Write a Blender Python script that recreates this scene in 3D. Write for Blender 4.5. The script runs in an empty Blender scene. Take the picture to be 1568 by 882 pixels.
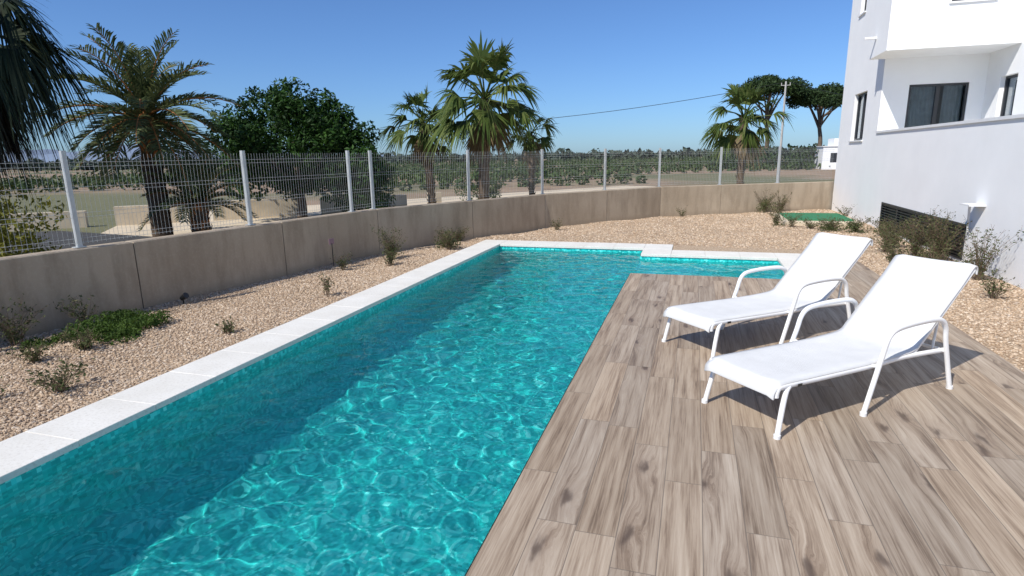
import bpy, math, random
import numpy as np
from mathutils import Vector, Matrix
random.seed(7); rng=np.random.default_rng(7)
scene=bpy.context.scene
R=random.uniform

# ------------------------------------------------------------------ helpers
class NT:
    def __init__(s,name):
        s.m=bpy.data.materials.new(name); s.m.use_nodes=True; s.t=s.m.node_tree
        s.b=s.t.nodes['Principled BSDF']; s.out=s.t.nodes['Material Output']
    def n(s,ty,ins=None,**kw):
        nd=s.t.nodes.new(ty)
        for k,v in kw.items(): setattr(nd,k,v)
        if ins:
            for k,v in ins.items(): s.set(nd.inputs[k],v)
        return nd
    def set(s,sock,v):
        if isinstance(v,bpy.types.NodeSocket): s.t.links.new(v,sock)
        else: sock.default_value=v
    def math(s,op,a,b=0.0,c=None,clamp=False):
        nd=s.t.nodes.new('ShaderNodeMath'); nd.operation=op; nd.use_clamp=clamp
        s.set(nd.inputs[0],a); s.set(nd.inputs[1],b)
        if c is not None: s.set(nd.inputs[2],c)
        return nd.outputs[0]
    def ramp(s,fac,stops):
        nd=s.t.nodes.new('ShaderNodeValToRGB'); e=nd.color_ramp.elements
        while len(e)<len(stops): e.new(0.5)
        for i,(p,c) in enumerate(stops):
            e[i].position=p; e[i].color=(*c,1) if len(c)==3 else c
        s.set(nd.inputs[0],fac); return nd.outputs[0]
    def mix(s,fac,a,b,mode='MIX'):
        nd=s.t.nodes.new('ShaderNodeMix'); nd.data_type='RGBA'; nd.blend_type=mode
        s.set(nd.inputs[0],fac)
        s.set(nd.inputs[6],a if isinstance(a,bpy.types.NodeSocket) else (*a,1))
        s.set(nd.inputs[7],b if isinstance(b,bpy.types.NodeSocket) else (*b,1))
        return nd.outputs[2]
    def maprange(s,v,a,b,c=0.0,d=1.0,smooth=False):
        nd=s.t.nodes.new('ShaderNodeMapRange')
        if smooth: nd.interpolation_type='SMOOTHSTEP'
        s.set(nd.inputs[0],v)
        for i,x in enumerate((a,b,c,d)): s.set(nd.inputs[i+1],x)
        return nd.outputs[0]
    def coord(s): return s.n('ShaderNodeTexCoord').outputs['Object']
    def noise(s,vec,scale,detail=4,rough=.5,dist=0):
        nd=s.n('ShaderNodeTexNoise',{'Scale':scale,'Detail':detail,'Roughness':rough,'Distortion':dist})
        if vec is not None: s.set(nd.inputs['Vector'],vec)
        return nd.outputs[0]
    def base(s,c):
        s.set(s.b.inputs['Base Color'], c if isinstance(c,bpy.types.NodeSocket) else (*c,1))
    def rough(s,v): s.set(s.b.inputs['Roughness'],v)
    def bump(s,h,strength=.5,dist=.01):
        nd=s.n('ShaderNodeBump',{'Height':h,'Strength':strength,'Distance':dist})
        s.set(s.b.inputs['Normal'],nd.outputs[0])

def simple(name,col,rough=.6,metal=0,var=.15,scale=8,bump=0,bs=60,spec=None):
    m=NT(name); co=m.coord()
    nz=m.noise(co,scale,5,.6)
    f=m.maprange(nz,.3,.7)
    c=m.mix(f,tuple(x*(1-var) for x in col),tuple(min(1,x*(1+var)) for x in col))
    m.base(c); m.rough(rough); m.b.inputs['Metallic'].default_value=metal
    if spec is not None: m.b.inputs['Specular IOR Level'].default_value=spec
    if bump: m.bump(m.noise(co,bs,4,.6),bump,.01)
    return m.m

def leafmat(name,stops,trans=.3,rough=.6,clump=.8,spec=.2):
    m=NT(name)
    g=m.n('ShaderNodeNewGeometry'); 
    nz=m.noise(m.coord(),clump,2,.5)
    f=m.math('ADD',m.math('MULTIPLY',g.outputs['Random Per Island'],.6),m.math('MULTIPLY',m.maprange(nz,.3,.7),.4))
    c=m.ramp(f,stops); m.base(c); m.rough(rough)
    m.b.inputs['Specular IOR Level'].default_value=spec
    tr=m.n('ShaderNodeBsdfTranslucent'); m.set(tr.inputs[0],c)
    mx=m.n('ShaderNodeMixShader'); mx.inputs[0].default_value=trans
    m.t.links.new(m.b.outputs[0],mx.inputs[1]); m.t.links.new(tr.outputs[0],mx.inputs[2])
    m.t.links.new(mx.outputs[0],m.out.inputs[0])
    return m.m

def link(o,parent=None):
    scene.collection.objects.link(o)
    if parent: o.parent=parent
    return o
def empty(name,loc=(0,0,0),rotz=0):
    e=bpy.data.objects.new(name,None); e.location=loc; e.rotation_euler=(0,0,rotz)
    e.empty_display_size=.2
    return link(e)

class MB:
    def __init__(s): s.v=[];s.f=[];s.m=[];s.s=[]
    def add(s,vs,fs,mi=0,smooth=False):
        o=len(s.v); s.v.extend([tuple(v) for v in vs])
        for f in fs: s.f.append(tuple(i+o for i in f)); s.m.append(mi); s.s.append(smooth)
    def quad(s,a,b,c,d,mi=0): s.add([a,b,c,d],[(0,1,2,3)],mi)
    def box(s,x0,x1,y0,y1,z0,z1,mi=0,bev=0):
        if bev:
            b=bev
            vs=[(x0,y0,z0),(x1,y0,z0),(x1,y1,z0),(x0,y1,z0),
                (x0,y0,z1-b),(x1,y0,z1-b),(x1,y1,z1-b),(x0,y1,z1-b),
                (x0+b,y0+b,z1),(x1-b,y0+b,z1),(x1-b,y1-b,z1),(x0+b,y1-b,z1)]
            fs=[(0,3,2,1),(0,1,5,4),(1,2,6,5),(2,3,7,6),(3,0,4,7),(4,5,9,8),(5,6,10,9),(6,7,11,10),(7,4,8,11),(8,9,10,11)]
            s.add(vs,fs,mi); return
        vs=[(x0,y0,z0),(x1,y0,z0),(x1,y1,z0),(x0,y1,z0),(x0,y0,z1),(x1,y0,z1),(x1,y1,z1),(x0,y1,z1)]
        s.add(vs,[(0,3,2,1),(4,5,6,7),(0,1,5,4),(1,2,6,5),(2,3,7,6),(3,0,4,7)],mi)
    def tube(s,pts,rad,seg=8,mi=0,smooth=True,flat=1.0,cap=True):
        pts=[Vector(p) for p in pts]; n=len(pts)
        if not hasattr(rad,'__len__'): rad=[rad]*n
        vs=[]; prev=None
        for i,p in enumerate(pts):
            t=(pts[min(i+1,n-1)]-pts[max(i-1,0)]).normalized()
            if prev is None:
                ref=Vector((0,0,1)) if abs(t.z)<.9 else Vector((0,1,0))
                a=t.cross(ref).normalized()
            else:
                a=(prev-t*prev.dot(t)).normalized()
            prev=a; b=t.cross(a)
            for k in range(seg):
                an=2*math.pi*k/seg
                vs.append(p+a*math.cos(an)*rad[i]+b*math.sin(an)*rad[i]*flat)
        fs=[]
        for i in range(n-1):
            for k in range(seg):
                k2=(k+1)%seg
                fs.append((i*seg+k,i*seg+k2,(i+1)*seg+k2,(i+1)*seg+k))
        s.add(vs,fs,mi,smooth)
        if cap:
            s.add([vs[k] for k in range(seg)],[tuple(range(seg))[::-1]],mi)
            s.add([vs[(n-1)*seg+k] for k in range(seg)],[tuple(range(seg))],mi)
    def obj(s,name,mats,parent=None):
        me=bpy.data.meshes.new(name); me.from_pydata(s.v,[],s.f)
        me.polygons.foreach_set('material_index',s.m); me.polygons.foreach_set('use_smooth',s.s)
        for m in mats: me.materials.append(m)
        me.update()
        return link(bpy.data.objects.new(name,me),parent)

def np_mesh(name,V,F,mats,smooth=False,parent=None):
    me=bpy.data.meshes.new(name); n,k=F.shape
    me.vertices.add(len(V)); me.vertices.foreach_set('co',np.ascontiguousarray(V,dtype=np.float32).ravel())
    me.loops.add(n*k); me.loops.foreach_set('vertex_index',np.ascontiguousarray(F,dtype=np.int32).ravel())
    me.polygons.add(n); me.polygons.foreach_set('loop_start',np.arange(0,n*k,k,dtype=np.int32))
    me.update(calc_edges=True); me.validate()
    me.polygons.foreach_set('use_smooth',[smooth]*n)
    for m in mats: me.materials.append(m)
    return link(bpy.data.objects.new(name,me),parent)

def smooth_path(pts,n=6):
    P=[Vector(p) for p in pts]; out=[]
    for i in range(len(P)-1):
        p0=P[max(i-1,0)];p1=P[i];p2=P[i+1];p3=P[min(i+2,len(P)-1)]
        for k in range(n):
            t=k/n
            out.append(.5*((2*p1)+(p2-p0)*t+(2*p0-5*p1+4*p2-p3)*t*t+(3*p1-p0-3*p2+p3)*t**3))
    out.append(P[-1]); return out

def unit(a): return a/np.maximum(np.linalg.norm(a,axis=1,keepdims=True),1e-9)
def leaves(C,smin,smax,asp=.42,outward=None,bias=.5):
    n=len(C); nr=unit(rng.normal(size=(n,3)))
    if outward is not None: nr=unit(nr+bias*outward+np.array([0,0,.4]))
    t=unit(np.cross(nr,rng.normal(size=(n,3)))); b=np.cross(nr,t)
    s=rng.uniform(smin,smax,(n,1))
    V=np.stack([C-t*s,C+b*s*asp-nr*s*.12,C+t*s,C-b*s*asp-nr*s*.12],axis=1).reshape(-1,3)
    F=np.arange(n*4).reshape(n,4)
    return V,F
def clump_points(clumps,per):
    out=[];nn=[]
    for (c,r,sq) in clumps:
        k=max(3,int(per*r*r)); d=unit(rng.normal(size=(k,3)))
        rr=r*(rng.uniform(0.3,1.15,(k,1))**.5)
        p=d*rr; p[:,2]*=sq
        out.append(p+np.array(c)); nn.append(d)
    return np.concatenate(out),np.concatenate(nn)

# ------------------------------------------------------------------ materials
M_white=simple('white_stucco',(.86,.86,.85),.85,var=.03,scale=1.2,bump=.2,bs=120)
M_trim=simple('white_trim',(.74,.74,.73),.6,var=.04)
M_dark=simple('anthracite_metal',(.03,.032,.036),.4,var=.1)
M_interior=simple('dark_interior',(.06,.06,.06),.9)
M_curtain=simple('curtain',(.5,.5,.49),.9,var=.2,scale=6)
M_galv=simple('galvanised_steel',(.42,.44,.44),.5,.3,var=.1)
M_frame=simple('powder_coated_white',(.82,.82,.81),.32,var=.02)
M_black=simple('black_plastic',(.015,.015,.015),.4)
M_turf=simple('green_turf',(.03,.18,.08),.95,var=.3,scale=40,bump=.6,bs=300)
M_netting=simple('dark_netting_m',(.05,.048,.045),.9,var=.3,scale=3,bump=.4,bs=120)
M_track=simple('dirt_track_m',(.58,.48,.34),.95,var=.12,scale=1.2,bump=.5,bs=12)
M_sandwall=simple('sand_render',(.58,.49,.36),.9,var=.15,scale=2,bump=.2)
M_bark=simple('bark',(.14,.1,.07),.95,var=.4,scale=12,bump=.8,bs=25)
M_palmtrunk=simple('palm_trunk_m',(.10,.07,.045),.95,var=.5,scale=9,bump=1,bs=30)
M_orange=simple('palm_leaf_base',(.42,.17,.055),.85,var=.4,scale=9,bump=.6,bs=30)
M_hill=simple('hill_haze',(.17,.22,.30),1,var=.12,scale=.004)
M_stem=simple('dry_stem',(.16,.11,.07),.9,var=.3)
M_sign=simple('sign_plate',(.25,.16,.19),.6)

L_tree=leafmat('citrus_leaf',[(0,(.006,.018,.004)),(.45,(.018,.05,.008)),(.8,(.038,.095,.015)),(1,(.085,.155,.03))],.22,clump=1.2)
L_palm=leafmat('fan_palm_leaf',[(0,(.03,.055,.010)),(.5,(.075,.115,.025)),(1,(.17,.195,.06))],.3)
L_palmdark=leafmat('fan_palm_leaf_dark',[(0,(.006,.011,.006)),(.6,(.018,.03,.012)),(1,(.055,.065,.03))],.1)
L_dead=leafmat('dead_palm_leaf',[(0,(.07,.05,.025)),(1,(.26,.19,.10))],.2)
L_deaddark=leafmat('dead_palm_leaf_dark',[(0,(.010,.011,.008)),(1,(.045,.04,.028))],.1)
L_date=leafmat('date_palm_leaf',[(0,(.035,.055,.02)),(.5,(.09,.12,.045)),(1,(.2,.21,.09))],.25)
L_pine=leafmat('pine_leaf',[(0,(.014,.028,.010)),(1,(.05,.085,.025))],.1,clump=.4)
L_orch=leafmat('orchard_leaf',[(0,(.03,.052,.018)),(.6,(.06,.095,.03)),(1,(.11,.135,.05))],.15,clump=.08)
L_distant=leafmat('distant_leaf_hazed',[(0,(.04,.06,.045)),(1,(.085,.105,.075))],.1,clump=.03)  # far-tree greens lightened, with the air haze put into the colour
L_yellow=leafmat('yellow_shrub_leaf',[(0,(.06,.08,.01)),(1,(.3,.28,.05))],.35)
L_ground=leafmat('groundcover_leaf',[(0,(.025,.055,.01)),(1,(.09,.15,.025))],.3,clump=6)
L_weed=leafmat('weed_leaf',[(0,(.04,.06,.02)),(.6,(.10,.12,.045)),(1,(.24,.21,.11))],.3,clump=6)

# deck
m=NT('wood_look_porcelain'); co=m.coord(); sp=m.n('ShaderNodeSeparateXYZ',{0:co})
X,Y=sp.outputs[0],sp.outputs[1]
xs=m.math('DIVIDE',m.math('ADD',X,10.88),.2); ix=m.math('FLOOR',xs); fx=m.math('FRACT',xs)
w1=m.n('ShaderNodeTexWhiteNoise',{'W':ix},noise_dimensions='1D').outputs[0]
off=m.math('MULTIPLY',w1,1.2)
ys=m.math('DIVIDE',m.math('ADD',m.math('ADD',Y,20),off),1.2); iy=m.math('FLOOR',ys); fy=m.math('FRACT',ys)
idv=m.n('ShaderNodeCombineXYZ',{0:ix,1:iy,2:0.}).outputs[0]
wn=m.n('ShaderNodeTexWhiteNoise',{'Vector':idv},noise_dimensions='3D').outputs[1]
ws=m.n('ShaderNodeSeparateXYZ',{0:wn}); r1,r2,r3=ws.outputs
dx=m.math('MULTIPLY',m.math('MINIMUM',fx,m.math('SUBTRACT',1,fx)),.2)
dy=m.math('MULTIPLY',m.math('MINIMUM',fy,m.math('SUBTRACT',1,fy)),1.2)
dd=m.math('MINIMUM',dx,dy); grout=m.maprange(dd,.0012,.0030,1,0)
kv=m.n('ShaderNodeCombineXYZ',{0:m.math('ADD',m.math('MULTIPLY',X,5.0),m.math('MULTIPLY',r1,31)),1:m.math('ADD',m.math('MULTIPLY',Y,1.5),m.math('MULTIPLY',r2,17)),2:m.math('MULTIPLY',r3,9)}).outputs[0]
kn=m.n('ShaderNodeVectorMath',{0:kv,1:m.n('ShaderNodeVectorMath',{0:m.n('ShaderNodeTexNoise',{'Vector':kv,'Scale':4.5,'Detail':4.}).outputs[1],1:(.45,.35,0.)},operation='MULTIPLY').outputs[0]},operation='ADD').outputs[0]
vd=m.n('ShaderNodeTexVoronoi',{'Vector':kn,'Scale':.75},voronoi_dimensions='2D').outputs[0]
ksel=m.math('GREATER_THAN',r3,.40)
kmask=m.math('MULTIPLY',m.maprange(vd,.02,.14,1,0,True),ksel)
halo=m.math('MULTIPLY',m.maprange(vd,.05,.40,1,0,True),ksel)
gx=m.math('ADD',m.math('ADD',m.math('MULTIPLY',X,17),m.math('MULTIPLY',r1,47)),m.math('MULTIPLY',halo,.6))
gv=m.n('ShaderNodeCombineXYZ',{0:gx,1:m.math('ADD',m.math('MULTIPLY',Y,.75),m.math('MULTIPLY',r2,23)),2:m.math('MULTIPLY',r3,13)}).outputs[0]
g1=m.noise(gv,1.3,4,.6,.25)
gf=m.n('ShaderNodeCombineXYZ',{0:m.math('MULTIPLY',gx,6.),1:m.math('MULTIPLY',Y,2.4),2:m.math('MULTIPLY',r3,5)}).outputs[0]
g2=m.noise(gf,1.2,5,.7,.15)
g=m.math('ADD',m.math('MULTIPLY',g1,.56),m.math('MULTIPLY',g2,.44))
c=m.ramp(g,[(.33,(.125,.084,.056)),(.43,(.265,.192,.130)),(.51,(.375,.287,.203)),(.64,(.475,.38,.28))])
gray=m.mix(m.math('MULTIPLY',r3,.6),c,m.mix(1,c,(.88,.96,1.08),'MULTIPLY'))
br=m.math('ADD',.86,m.math('MULTIPLY',r2,.24))
bc=m.n('ShaderNodeCombineXYZ',{0:br,1:br,2:br}).outputs[0]
c=m.mix(1,gray,bc,'MULTIPLY')
c=m.mix(m.math('MULTIPLY',halo,.26),c,(.18,.118,.078))
c=m.mix(m.math('MULTIPLY',kmask,.78),c,(.075,.05,.037))
c=m.mix(m.math('MULTIPLY',grout,.8),c,(.14,.115,.09))
m.base(c); m.rough(m.maprange(g2,.3,.7,.5,.68)); m.b.inputs['Specular IOR Level'].default_value=.3
m.bump(m.math('SUBTRACT',g2,m.math('MULTIPLY',grout,2.5)),.35,.0015)
M_deck=m.m

# limestone coping
m=NT('white_limestone'); co=m.coord()
a=m.noise(co,3,5,.6); b=m.noise(co,45,4,.7)
c=m.mix(m.maprange(a,.3,.7),(.66,.635,.575),(.75,.73,.675))
c=m.mix(m.maprange(b,.5,.72),c,(.56,.53,.47)); m.base(c); m.rough(.75); m.bump(b,.4,.003)
M_cop=m.m

# concrete garden wall
m=NT('weathered_concrete'); co=m.coord()
sx=m.n('ShaderNodeMapping',{'Vector':co,'Scale':(1.6,1.6,.35)}).outputs[0]
a=m.noise(co,.8,4,.55); st=m.noise(sx,2.2,5,.65); b=m.noise(co,30,5,.7)
z=m.n('ShaderNodeSeparateXYZ',{0:co}).outputs[2]
c=m.mix(m.maprange(a,.3,.7),(.35,.28,.20),(.45,.37,.275))
c=m.mix(m.maprange(st,.45,.7,0,.7),c,(.23,.18,.125))
c=m.mix(m.maprange(m.math('ADD',z,m.math('MULTIPLY',st,.25)),.05,.22,.5,0),c,(.21,.165,.115))
c=m.mix(m.maprange(b,.5,.8,0,.4),c,(.52,.44,.34))
m.base(c); m.rough(.9); m.bump(b,.5,.006); M_conc=m.m

# gravel
m=NT('gravel_bed_m'); co=m.coord()
v=m.n('ShaderNodeTexVoronoi',{'Vector':co,'Scale':50.})
v1=m.n('ShaderNodeSeparateXYZ',{0:v.outputs[1]}).outputs[0]
c=m.ramp(v1,[(0,(.28,.19,.12)),(.5,(.42,.31,.205)),(1,(.54,.42,.30))]); m.base(c); m.rough(.95)
m.bump(m.maprange(v.outputs[0],0,.5,1,0),.9,.010); M_grbed=m.m
m=NT('gravel_stone'); g=m.n('ShaderNodeNewGeometry')
c=m.ramp(g.outputs['Random Per Island'],[(0,(.27,.185,.12)),(.3,(.43,.31,.205)),(.7,(.54,.41,.285)),(.92,(.66,.545,.415)),(1,(.36,.29,.23))])
m.base(c); m.rough(.9); M_stone=m.m

# ground / soil
m=NT('field_soil'); co=m.coord()
a=m.noise(co,.035,5,.6); b=m.noise(co,.5,6,.65); d=m.noise(co,8,4,.7)
c=m.mix(m.maprange(b,.3,.7),(.22,.145,.09),(.34,.24,.155))
c=m.mix(m.maprange(a,.47,.56,0,.85),c,(.10,.115,.045))
c=m.mix(m.maprange(d,.5,.75,0,.5),c,(.38,.31,.2))
m.base(c); m.rough(1); m.bump(d,.5,.05); M_soil=m.m

# mosaic
m=NT('turquoise_mosaic'); co=m.coord()
sc=m.n('ShaderNodeVectorMath',{0:m.n('ShaderNodeVectorMath',{0:co,1:(.0071,.0053,.0062)},operation='ADD').outputs[0],1:(34,34,34)},operation='MULTIPLY').outputs[0]
fl=m.n('ShaderNodeVectorMath',{0:sc},operation='FLOOR').outputs[0]
wn=m.n('ShaderNodeTexWhiteNoise',{'Vector':fl},noise_dimensions='3D').outputs[0]
big=m.noise(co,1.3,3,.5)
f=m.math('ADD',m.math('MULTIPLY',wn,.8),m.math('MULTIPLY',big,.2))
c=m.ramp(f,[(0,(.008,.30,.29)),(.4,(.02,.52,.50)),(.75,(.05,.72,.68)),(1,(.30,.92,.88))])
m.base(c); m.rough(.35); M_mosaic=m.m

# water
m=NT('pool_water_m')
gl=m.n('ShaderNodeBsdfGlass',{'Color':(.93,1,.99,1),'Roughness':0.,'IOR':1.333})
trn=m.n('ShaderNodeBsdfTransparent',{'Color':(.93,1,.99,1)})
mx=m.n('ShaderNodeMixShader',{0:.30})
m.t.links.new(gl.outputs[0],mx.inputs[1]); m.t.links.new(trn.outputs[0],mx.inputs[2])
m.t.links.new(mx.outputs[0],m.out.inputs[0]); M_water=m.m

# glass pane
m=NT('window_glass')
gs=m.n('ShaderNodeBsdfGlossy',{'Color':(.8,.85,.9,1),'Roughness':.02}); tr=m.n('ShaderNodeBsdfTransparent',{'Color':(.65,.7,.72,1)})
lw=m.n('ShaderNodeLayerWeight',{'Blend':.25}); mx=m.n('ShaderNodeMixShader',{0:lw.outputs[1]})
m.t.links.new(tr.outputs[0],mx.inputs[1]); m.t.links.new(gs.outputs[0],mx.inputs[2]); m.t.links.new(mx.outputs[0],m.out.inputs[0]); M_glass=m.m

# sling fabric
m=NT('sling_fabric_m'); co=m.coord()
w=m.n('ShaderNodeTexWave',{'Vector':co,'Scale':160.,'Distortion':0.}).outputs[1]
c=m.mix(m.maprange(m.noise(co,6,3,.5),.3,.7),(.63,.63,.62),(.69,.69,.68)); m.base(c); m.rough(.8)
m.b.inputs['Specular IOR Level'].default_value=.2
m.bump(w,.3,.001); M_fabric=m.m

# ------------------------------------------------------------------ ground with pool hole
PX0,PX1,PY0,PY1=-3.86,-.9,-1.5,11.6
AX1,AY0,AY1=1.43,9.04,10.9
GZ=-.08
mb=MB()
gx=[-3000,-60,-9,-4.1,-.9+.0,1.7,4,60,3000]; gy=[-3000,-60,-2,9.04,11.2,11.9,25,60,3000]
for i in range(len(gx)-1):
    for j in range(len(gy)-1):
        cx=(gx[i]+gx[i+1])/2; cy=(gy[j]+gy[j+1])/2
        if (-4.1<cx<-.9 and -2<cy<11.9) or (-.9<cx<1.7 and 9.04<cy<11.2): continue
        mb.quad((gx[i],gy[j],GZ),(gx[i+1],gy[j],GZ),(gx[i+1],gy[j+1],GZ),(gx[i],gy[j+1],GZ))
mb.obj('ground',[M_soil])

WP=[(-8.4,-3.5),(-6.77,5.6),(-5.95,10.2),(-3.7,14.7),(-1.0,18.0),(4.17,21.1)]
def wallx(y):
    for a,b in zip(WP[:-1],WP[1:]):
        if a[1]<=y<=b[1]: return a[0]+(b[0]-a[0])*(y-a[1])/(b[1]-a[1])
    return WP[0][0] if y<WP[0][1] else WP[-1][0]

def bed(x0f,x1f,y0,y1,nx,step=.22):
    ny=max(1,int((y1-y0)/step)); vs=[];fs=[]
    for j in range(ny+1):
        y=y0+(y1-y0)*j/ny; a=x0f(y); b=x1f(y)
        for i in range(nx+1):
            x=a+(b-a)*i/nx
            z=-.035+.012*math.sin(x*3.1+y*1.7)+.012*math.sin(y*2.6-x*1.3+1)
            vs.append((x,y,z))
    for j in range(ny):
        for i in range(nx):
            o=j*(nx+1)+i; fs.append((o,o+1,o+nx+2,o+nx+1))
    return vs,fs
regs=[(wallx,lambda y:-4.35,-3.4,12.15,12),(wallx,lambda y:4.21,12.15,20.9,34),
      (lambda y:2.65,lambda y:4.21,-3,11.0,8),(lambda y:1.98,lambda y:4.21,11.0,11.45,10),(lambda y:-.35,lambda y:4.21,11.45,12.15,20)]
mb=MB()
for r in regs:
    vs,fs=bed(*r); mb.add(vs,fs,0,True)
mb.obj('gravel_bed',[M_grbed])
ph=(1+5**.5)/2
ico=np.array([(-1,ph,0),(1,ph,0),(-1,-ph,0),(1,-ph,0),(0,-1,ph),(0,1,ph),(0,-1,-ph),(0,1,-ph),(ph,0,-1),(ph,0,1),(-ph,0,-1),(-ph,0,1)])/1.9
icf=np.array([(0,11,5),(0,5,1),(0,1,7),(0,7,10),(0,10,11),(1,5,9),(5,11,4),(11,10,2),(10,7,6),(7,1,8),(3,9,4),(3,4,2),(3,2,6),(3,6,8),(3,8,9),(4,9,5),(2,4,11),(6,2,10),(8,6,7),(9,8,1)])
pts=[];szs=[]
def scat(fa,fb,y0,y1,n,s0,s1):
    yy=rng.uniform(y0,y1,n*3); a=np.array([fa(y) for y in yy]); b=np.array([fb(y) for y in yy])
    wmax=(b-a).max(); keep=rng.uniform(0,wmax,n*3)<(b-a); yy=yy[keep][:n];a=a[keep][:n];b=b[keep][:n]
    xx=a+(b-a)*rng.uniform(0,1,len(yy))
    zz=-.030+.012*np.sin(xx*3.1+yy*1.7)+.012*np.sin(yy*2.6-xx*1.3+1)
    pts.append(np.stack([xx,yy,zz],1)); szs.append(s0+(s1-s0)*rng.uniform(0,1,len(yy))**1.8)
scat(lambda y:wallx(y)+.12,lambda y:-4.36,1.2,7,36000,.005,.016)
scat(lambda y:wallx(y)+.12,lambda y:-4.36,7,12.15,13000,.007,.018)
scat(lambda y:wallx(y)+.15,lambda y:4.19,12.15,20.8,20000,.010,.023)
scat(lambda y:2.66,lambda y:4.19,4,12,17000,.007,.018)
P=np.concatenate(pts);S=np.concatenate(szs);n=len(P)
sc=S[:,None]*rng.uniform(.7,1.3,(n,3)); sc[:,2]*=.7
ang=rng.uniform(0,6.28,n); ca,sa=np.cos(ang),np.sin(ang)
V=ico[None]*sc[:,None,:]*rng.uniform(.8,1.2,(n,12,1))
Vx=V[:,:,0]*ca[:,None]-V[:,:,1]*sa[:,None]; Vy=V[:,:,0]*sa[:,None]+V[:,:,1]*ca[:,None]
V=np.stack([Vx,Vy,V[:,:,2]],2)+P[:,None,:]
F=(icf[None]+np.arange(n)[:,None,None]*12).reshape(-1,3)
np_mesh('gravel_stones',V.reshape(-1,3),F,[M_stone],False)

# ------------------------------------------------------------------ deck
mb=MB()
mb.box(-.88,2.65,-3,9.04,-.03,0); mb.box(1.985,2.65,9.0405,11.0,-.03,-.0005)
mb.obj('wood_tile_deck',[M_deck])

mb=MB()
def slabs(x0,x1,y0,y1,along,L=.6):
    a,b=(y0,y1) if along=='y' else (x0,x1); n=max(1,round((b-a)/L)); g=.0014
    for i in range(n):
        p=a+(b-a)*i/n+g; q=a+(b-a)*(i+1)/n-g; dz=R(-.001,.001)
        if along=='y': mb.box(x0,x1,p,q,-.045,dz,0,.003)
        else: mb.box(p,q,y0,y1,-.045,dz,0,.003)
slabs(-4.34,-3.84,-1.6,12.15,'y')
slabs(-3.837,-.883,11.58,12.15,'x')
slabs(-.88,-.35,10.88,12.15,'y')
slabs(-.347,1.427,10.88,11.45,'x')
slabs(1.43,1.98,9.045,11.45,'y')
mb.obj('pool_coping',[M_cop])

mb=MB(); FZ=-1.2; AZ=-.42
q=mb.quad
q((PX0,PY0,FZ),(PX1,PY0,FZ),(PX1,PY1,FZ),(PX0,PY1,FZ))
q((PX0,PY0,FZ),(PX0,PY1,FZ),(PX0,PY1,-.04),(PX0,PY0,-.04))
q((PX0,PY1,FZ),(PX1,PY1,FZ),(PX1,PY1,-.04),(PX0,PY1,-.04))
q((PX0,PY0,FZ),(PX1,PY0,FZ),(PX1,PY0,-.01),(PX0,PY0,-.01))
q((PX1,PY0,FZ),(PX1,AY0,FZ),(PX1,AY0,-.03),(PX1,PY0,-.03))
q((PX1,AY1,FZ),(PX1,PY1,FZ),(PX1,PY1,-.04),(PX1,AY1,-.04))
q((PX1,AY0,FZ),(PX1,AY1,FZ),(PX1,AY1,AZ),(PX1,AY0,AZ))
q((PX1,AY0,AZ),(AX1,AY0,AZ),(AX1,AY1,AZ),(PX1,AY1,AZ))
q((PX1,AY0,AZ),(AX1,AY0,AZ),(AX1,AY0,-.03),(PX1,AY0,-.03))
q((PX1,AY1,AZ),(AX1,AY1,AZ),(AX1,AY1,-.04),(PX1,AY1,-.04))
q((AX1,AY0,AZ),(AX1,AY1,AZ),(AX1,AY1,-.04),(AX1,AY0,-.04))
mb.box(PX1+.01,AX1-.002,AY1-.75,AY1-.002,AZ+.004,-.22)
shell=mb.obj('swimming_pool',[M_mosaic])

# water with real ripples
st=.02
xs=np.arange(PX0,AX1+st,st); xs[-1]=AX1; ys=np.arange(PY0,PY1+st,st); ys[-1]=PY1
GX,GY=np.meshgrid(xs,ys)
Z=np.zeros_like(GX)
K=80
for i in range(K):
    lam=.14*(.55/.14)**(rng.uniform()**1.3); k=2*np.pi/lam; th=rng.normal(.9,1.5); ph0=rng.uniform(0,6.28)
    a=.060*math.sqrt(2/K)/k
    Z+=a*np.sin(k*(GX*math.cos(th)+GY*math.sin(th))+ph0)
Z+=-.105
nx=len(xs);ny=len(ys)
ii,jj=np.meshgrid(np.arange(nx-1),np.arange(ny-1))
cxm=(xs[:-1]+xs[1:])/2; cym=(ys[:-1]+ys[1:])/2
CX,CY=np.meshgrid(cxm,cym)
keep=(CX<PX1)|((CY>AY0)&(CY<AY1))
o=(jj*nx+ii)[keep]
F=np.stack([o,o+1,o+nx+1,o+nx],1)
V=np.stack([GX.ravel(),GY.ravel(),Z.ravel()],1)
used=np.unique(F); remap=-np.ones(len(V),int); remap[used]=np.arange(len(used))
water=np_mesh('pool_water',V[used],remap[F],[M_water],True)
water.cycles.is_caustics_caster=True; shell.cycles.is_caustics_receiver=True

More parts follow.
